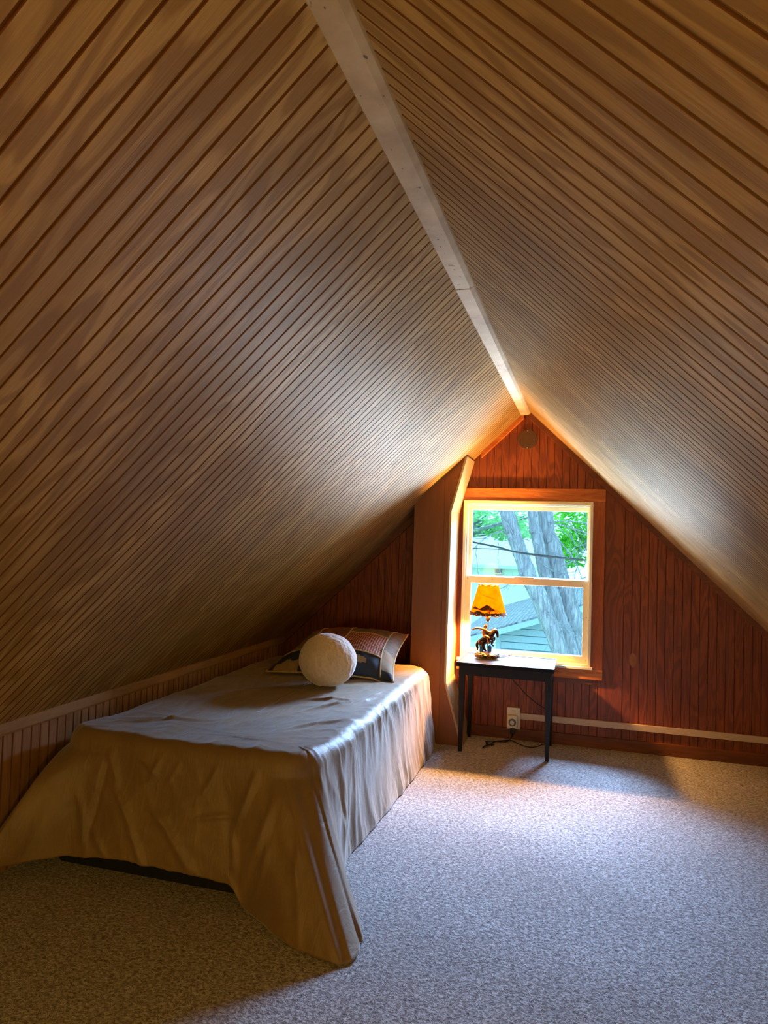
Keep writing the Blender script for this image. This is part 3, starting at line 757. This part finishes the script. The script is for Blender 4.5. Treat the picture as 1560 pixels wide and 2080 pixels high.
    path = [X(.05, .03, .006), X(.085, .06, .004), X(.11, .14, .003), (-.42, 4.272, .50), (-.43, 4.275, .44), (-.412, 4.25, .369), (-.37, 4.25, .325), (-.324, 4.25, .278), (-.26, 4.25, .232), (-.20, 4.262, .19), (-.18, 4.275, .10), (-.19, 4.27, .02),
            (-.225, 4.225, .006), (-.28, 4.15, .005), (-.34, 4.17, .005), (-.40, 4.235, .006), (-.44, 4.22, .008), (-.50, 4.17, .006), (-.545, 4.03, .008), (-.53, 4.05, .016), (-.49, 4.10, .012), (-.545, 4.135, .012), (-.51, 4.165, .012), (-.43, 4.19, .01), (-.405, 4.235, .03), (-.402, 4.248, .055)]
    tube(bm, smooth_path(path, 8), .0030, 8); obj('cord', bm, BLACK, t, True)
    bm = NB(); box(bm, (-.417, 4.236, .046), (-.388, 4.262, .078), .005); tube(bm, [(-.402, 4.249, .05), (-.402, 4.248, .025)], [.008, .004], 10); obj('plug', bm, BLACK, t)
    bm = NB(); tube(bm, [(-.50, 4.085, .013), (-.535, 4.10, .013)], .007, 8); obj('cord_tie', bm, BLACK, t)
lamp()

# ------------------------------------------------------------------ outlet, timer, raceway
ou = thing('outlet_box', 'cream surface mounted outlet box above the baseboard under the table', 'outlet', (-.40, YW, .063))
bm = NB(); box(bm, (-.440, YW - .024, .064), (-.362, YW, .190), .004); obj('box_cover', bm, WHITEV, ou)
bm = NB(); box(bm, (-.412, YW - .0255, .150), (-.390, YW - .023, .176), .001); obj('receptacle', bm, plain('ivory', (206, 198, 178), .4), ou)
tm = thing('plug_in_timer', 'white plug-in timer with a round grey dial on the outlet box', 'timer', (-.40, YW - .03, .075))
bm = NB(); box(bm, (-.431, YW - .058, .078), (-.378, YW - .024, .150), .006); obj('timer_body', bm, plain('timer_white', (232, 226, 212), .4, .02), tm)
bm = NB(); bmesh.ops.create_cone(bm, cap_ends=True, segments=40, radius1=.0225, radius2=.0205, depth=.006, matrix=Matrix.Translation((-.4045, YW - .0605, .111)) @ Matrix.Rotation(PI / 2, 4, 'X')); dl = obj('dial', bm, plain('grey_dial', (70, 68, 70), .5), tm)
bm = NB()
for k in range(24):
    a = 2 * PI * k / 24; bmesh.ops.create_cube(bm, size=1, matrix=Matrix.Translation((-.4045 + .0185 * math.cos(a), YW - .0642, .111 + .0185 * math.sin(a))) @ Matrix.Rotation(-a, 4, 'Y') @ Matrix.Diagonal((.0045, .001, .0008, 1)))
obj('dial_ticks', bm, WHITEV, dl)
bm = NB(); bmesh.ops.create_cone(bm, cap_ends=True, segments=32, radius1=.0145, radius2=.012, depth=.008, matrix=Matrix.Translation((-.4045, YW - .065, .111)) @ Matrix.Rotation(PI / 2, 4, 'X')); obj('knob', bm, plain('pale_knob', (206, 204, 204), .4), tm)
bm = NB(); box(bm, (-.362, YW - .013, .124), (XRT - .002, YW, .160), .003)
tag(obj('cable_raceway', bm, plain('beige_raceway', (206, 182, 158), .5, .04)), 'long beige cable raceway running right from the outlet box along the gable wall', 'cable raceway')

# ------------------------------------------------------------------ outdoors
BARK = NT('grey_bark'); _n = BARK.noise(BARK.coord((14, 14, 2.2)), 2.2, 5, .65, .6)
BARK.set(Base_Color=BARK.ramp(_n, [(.36, lin((140, 138, 150))), (.5, lin((170, 168, 178))), (.66, lin((200, 198, 206)))]), Roughness=.9); BARK.bump(_n, 1, .05); BARK = BARK.m
def leafmat(name, a, b):
    m = NT(name); n = m.noise(m.coord(), 2.5, 2); c = m.ramp(n, [(.35, lin(a)), (.65, lin(b))])
    d = m.n('ShaderNodeBsdfDiffuse'); tr = m.n('ShaderNodeBsdfTranslucent'); mx = m.n('ShaderNodeMixShader', i_0=.5)
    m.put(d.inputs[0], c); m.put(tr.inputs[0], c); m.t.links.new(d.outputs[0], mx.inputs[1]); m.t.links.new(tr.outputs[0], mx.inputs[2]); m.t.links.new(mx.outputs[0], m.out.inputs[0]); return m.m
GZ = -3.2
bm = NB(); box(bm, (-40, 5.2, GZ - .2), (40, 80, GZ)); 
struct(obj('ground', bm, plain('lawn', (120, 170, 90), .95, .3, 3)), 'lawn far below the window', 'ground')

tree = thing('tree', 'grey barked tree with three leaning stems close outside the window', 'tree', (.7, 10, GZ))
def stem(pxs, y, base, top):
    pts = [at(u, v, y) for u, v, w in pxs][::-1]; rs = [w * y * 1.03 / f_ / 2 for u, v, w in pxs][::-1]
    pts = [Vector(base)] + pts + [Vector(top)]; rs = [rs[0] * 1.5] + rs + [rs[-1] * .8]
    bm = NB(); tube(bm, smooth_path(pts, 8), rs, 20, wob=.10); return obj('stem', bm, BARK, tree, True)
stem([(1028, 1038, 27), (1040, 1075, 28), (1053, 1112, 29), (1067, 1151, 31), (1074, 1172, 33), (1092, 1205, 33), (1116, 1270, 32), (1138, 1326, 33)], 9.8, (.55, 9.9, GZ), (-1.9, 9.9, 4.5))
stem([(1082, 1042, 20), (1088, 1075, 22), (1097, 1121, 23), (1109, 1172, 25), (1122, 1205, 27), (1137, 1260, 30), (1161, 1330, 30)], 10.1, (.65, 10.1, GZ), (-1.1, 10.2, 4.5))
stem([(1107, 1040, 30), (1120, 1103, 33), (1136, 1168, 34), (1150, 1205, 36), (1164, 1270, 38), (1174, 1330, 38)], 10.3, (.72, 10.3, GZ), (-.9, 10.5, 4.8))
rnd = random.Random(3)
def branch(p0, d, ln, r, depth, bm):
    pts = [p0.copy()]; p = p0.copy()
    for k in range(5):
        d = (d + Vector((rnd.uniform(-.3, .3), rnd.uniform(-.3, .3), rnd.uniform(-.3, .3)))).normalized(); p = p + d * ln / 5; pts.append(p.copy())
    tube(bm, pts, [r, r * .45], 6)
    if depth:
        for k in range(3): branch(pts[1 + k], (d + Vector((rnd.uniform(-.9, .9), rnd.uniform(-.5, .5), rnd.uniform(-.8, .8)))).normalized(), ln * .6, r * .5, depth - 1, bm)
bm = NB()
for (u, v, y, dx, dz, ln) in ((1040, 1075, 9.75, -.9, -.25, 1.0), (1060, 1120, 9.7, .3, 1, .9), (1062, 1130, 9.7, -.35, 1.0, .8), (1068, 1150, 9.7, -.5, -.7, .5), (1112, 1060, 10.1, 1.0, -.35, 1.4), (1116, 1060, 10.1, .9, .3, 1.2), (1140, 1150, 10.1, .9, .5, .9), (1090, 1050, 10, -.3, .8, .9), (1080, 1215, 9.7, .8, -.7, .9), (1120, 1080, 10.1, .8, -.8, 1.0), (1150, 1185, 10.1, 1, .3, .6), (1095, 1140, 9.9, .5, -.5, .6)):
    branch(at(u, v, y), Vector((dx, rnd.uniform(-.3, .1), dz)).normalized(), ln, .011, 2, bm)
obj('branches', bm, BARK, tree)

def crown(name, label, mat, blobs, n, size, loc, trunk=True, seed=1, group=None):
    t = thing(name, label, 'tree', loc); rr = random.Random(seed); bm = NB()
    for i in range(n):
        c, s = blobs[rr.randrange(len(blobs))]
        while True:
            v = Vector([rr.uniform(-1, 1) for _ in range(3)])
            if .15 < v.length < 1: break
        p = Vector(c) + Vector((v.x * s[0], v.y * s[1], v.z * s[2])); sz = size * rr.uniform(.6, 1.3)
        if noise.noise(p * (.9 / max(s[0], .5))) < -.15: continue
        rot = Matrix.Rotation(rr.uniform(0, 6.28), 3, 'Z') @ Matrix.Rotation(rr.uniform(0, 3.14), 3, 'X')
        q = [bm.verts.new(p + rot @ Vector(w) * sz) for w in ((-.5, 0, 0), (0, -.28, .06), (.5, 0, 0), (0, .28, .06))]
        bm.faces.new(q)
    obj('foliage', bm, mat, t)
    if trunk:
        bm = NB(); top = Vector(blobs[0][0])
        tube(bm, smooth_path([(loc[0], loc[1], GZ), (loc[0] * .9 + top.x * .1, loc[1], GZ * .3), top], 6), [.22, .16, .08], 10)
        for k in range(10):
            c, s = blobs[k % len(blobs)]; tube(bm, smooth_path([top * .7 + Vector((loc[0], loc[1], 0)) * .3, Vector(c) + Vector((rr.uniform(-s[0], s[0]) * .6, rr.uniform(-s[1], s[1]) * .6, rr.uniform(-s[2], s[2]) * .5))], 4), [.05, .015], 6)
        obj('trunk', bm, BARK, t)
LG = leafmat('spring_green_leaves', (96, 190, 60), (170, 235, 110)); LB = leafmat('pale_green_leaves', (150, 215, 150), (200, 240, 190))
c1 = at(1168, 1062, 21); c2 = at(1150, 1120, 21); c3 = at(1190, 1110, 21)
crown('tree', 'bright green leafy tree behind the stems at the upper right of the window', LG, [(c1, (1.05, 1, .87)), (c2, (.5, .8, .5)), (c3, (.7, .9, .6)), (c1 + Vector((.8, 0, .8)), (1.4, 1, 1.1))], 5600, .14, (c1.x + 1.5, 21, GZ), True, 5)
c4 = at(985, 1055, 19); c5 = at(1030, 1075, 19); c6 = at(1066, 1060, 17)
crown('tree', 'pale green leafy tree over the white house at the upper left of the window', LB, [(c4, (1.2, 1, .55)), (c5, (.7, .8, .35)), (c4 + Vector((-1, 0, .3)), (1.2, 1, .8)), (c6, (.5, .6, .45)), (c4 + Vector((.9, 0, .8)), (1.4, 1, .5))], 5200, .14, (c4.x - 3.2, 19, GZ), True, 9)

# garage with lap siding
gy, gx, gz = 12.0, .5, .375; sl = .344
gar = thing('garage', 'pale garage with lap siding and shingled gable roof below the window', 'garage', (gx, gy, GZ))
SIDE = plain('pale_siding', (176, 196, 208), .7, .04); 
bm = NB(); hw = 1.93; k = 0; z = GZ + .0
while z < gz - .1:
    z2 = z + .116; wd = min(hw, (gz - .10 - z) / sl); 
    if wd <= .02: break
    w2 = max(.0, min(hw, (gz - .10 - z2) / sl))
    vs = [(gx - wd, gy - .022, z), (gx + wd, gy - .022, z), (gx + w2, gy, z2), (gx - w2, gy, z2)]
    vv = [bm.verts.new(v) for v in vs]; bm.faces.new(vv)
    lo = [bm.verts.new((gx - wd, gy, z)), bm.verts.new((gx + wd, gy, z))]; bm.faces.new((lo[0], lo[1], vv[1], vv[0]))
    sv = [bm.verts.new(q) for q in ((gx - w2, gy - .006, z2 - .012), (gx + w2, gy - .006, z2 - .012), (gx + w2, gy - .004, z2), (gx - w2, gy - .004, z2))]; bm.faces.new(sv).material_index = 1; z = z2  # dark strip paints in the shade line where the courses lap
ze = gz - .10 - sl * hw
for s in (-1, 1): box(bm, (gx + s * hw - .01, gy, GZ), (gx + s * hw + .01, 17.5, ze))
box(bm, (gx - hw, 17.5, GZ), (gx + hw, 17.55, ze))
obj('wall', bm, [SIDE, plain('siding_lap_shade', (60, 84, 104), .8)], gar)
bm = NB(); box(bm, (gx - hw - .012, gy - .035, GZ), (gx - hw + .065, gy, ze + .02)); obj('corner_board', bm, SIDE, gar)
SHG = NT('grey_shingles'); v_ = SHG.coord(); br = SHG.n('ShaderNodeTexBrick'); mp = SHG.coord((1, 1, 1), rot=(0, 0, PI / 2)); SHG.t.links.new(mp, br.inputs['Vector'])
br.inputs['Scale'].default_value = 3; br.inputs['Color1'].default_value = lin((120, 122, 130)); br.inputs['Color2'].default_value = lin((160, 162, 168)); br.inputs['Mortar'].default_value = lin((80, 84, 92)); br.inputs['Mortar Size'].default_value = .03
_r = SHG.noise(v_, 30, 3); SHG.set(Base_Color=SHG.mix(.4, br.outputs[0], SHG.ramp(_r, [(.4, lin((90, 94, 104))), (.6, lin((200, 200, 204)))])), Roughness=.9); SHG = SHG.m
for s in (-1, 1):
    e = 2.75
    bm = NB(); prism(bm, [(gx, gz), (gx + s * e, gz - sl * e), (gx + s * e, gz - sl * e - .05), (gx, gz - .05)], 'y', gy - .25, 17.75); obj('roof', bm, SHG, gar)
    bm = NB(); prism(bm, [(gx, gz - .03), (gx + s * e, gz - .03 - sl * e), (gx + s * e, gz - .125 - sl * e), (gx, gz - .125)], 'y', gy - .285, gy - .255); obj('fascia', bm, SIDE, gar)

# far white house
hs_ = thing('house', 'white house with a small two pane window, far beyond the garage', 'house', (-4.5, 24, GZ))
HW = plain('white_house_wall', (250, 250, 246), .8, .02); HR = plain('pale_roof', (216, 224, 224), .8, .08)
bm = NB(); box(bm, (-9, 24, GZ), (-1.75, 30, .28)); obj('wall', bm, HW, hs_)
bm = NB(); prism(bm, [(23.6, .20), (27, 1.25), (30.4, .20), (30.4, .30), (27, 1.37), (23.6, .30)], 'x', -9.3, -1.55); obj('roof', bm, HR, hs_)
wm = thing; bm = NB(); frame(bm, -3.02, -2.68, -.24, .22, .05, .05, .05, .05, 23.93, 24.0, 0); box(bm, (-2.98, 23.93, -.02), (-2.7, 23.99, .02)); wf = obj('window', bm, WHITEV, hs_)
obj('pane', (lambda b: (box(b, (-2.97, 23.97, -.20), (-2.73, 23.985, .18)), b)[1])(NB()), plain('dark_blue_pane', (60, 110, 150), .2), wf)

# overhead cables
def cable(name, label, pxs, y, r):
    pts = [at(u, v, y) for u, v in pxs]; a = pts[0] + (pts[0] - pts[1]) * 4; b = pts[-1] + (pts[-1] - pts[-2]) * 4
    bm = NB(); tube(bm, smooth_path([a] + pts + [b], 6), r, 8); tag(obj(name, bm, plain(name + '_black', (26, 32, 38), .6)), label, 'cable')
cable('overhead_cable', 'thick dark overhead cable sagging across the upper window pane', [(954, 1100), (1014, 1112), (1042, 1120), (1097, 1129), (1140, 1133), (1192, 1138)], 7.2, .009)
cable('overhead_wire', 'thin dark wire above the roof of the white house', [(954, 1113), (1014, 1116), (1042, 1120), (1075, 1124)], 7.6, .004)
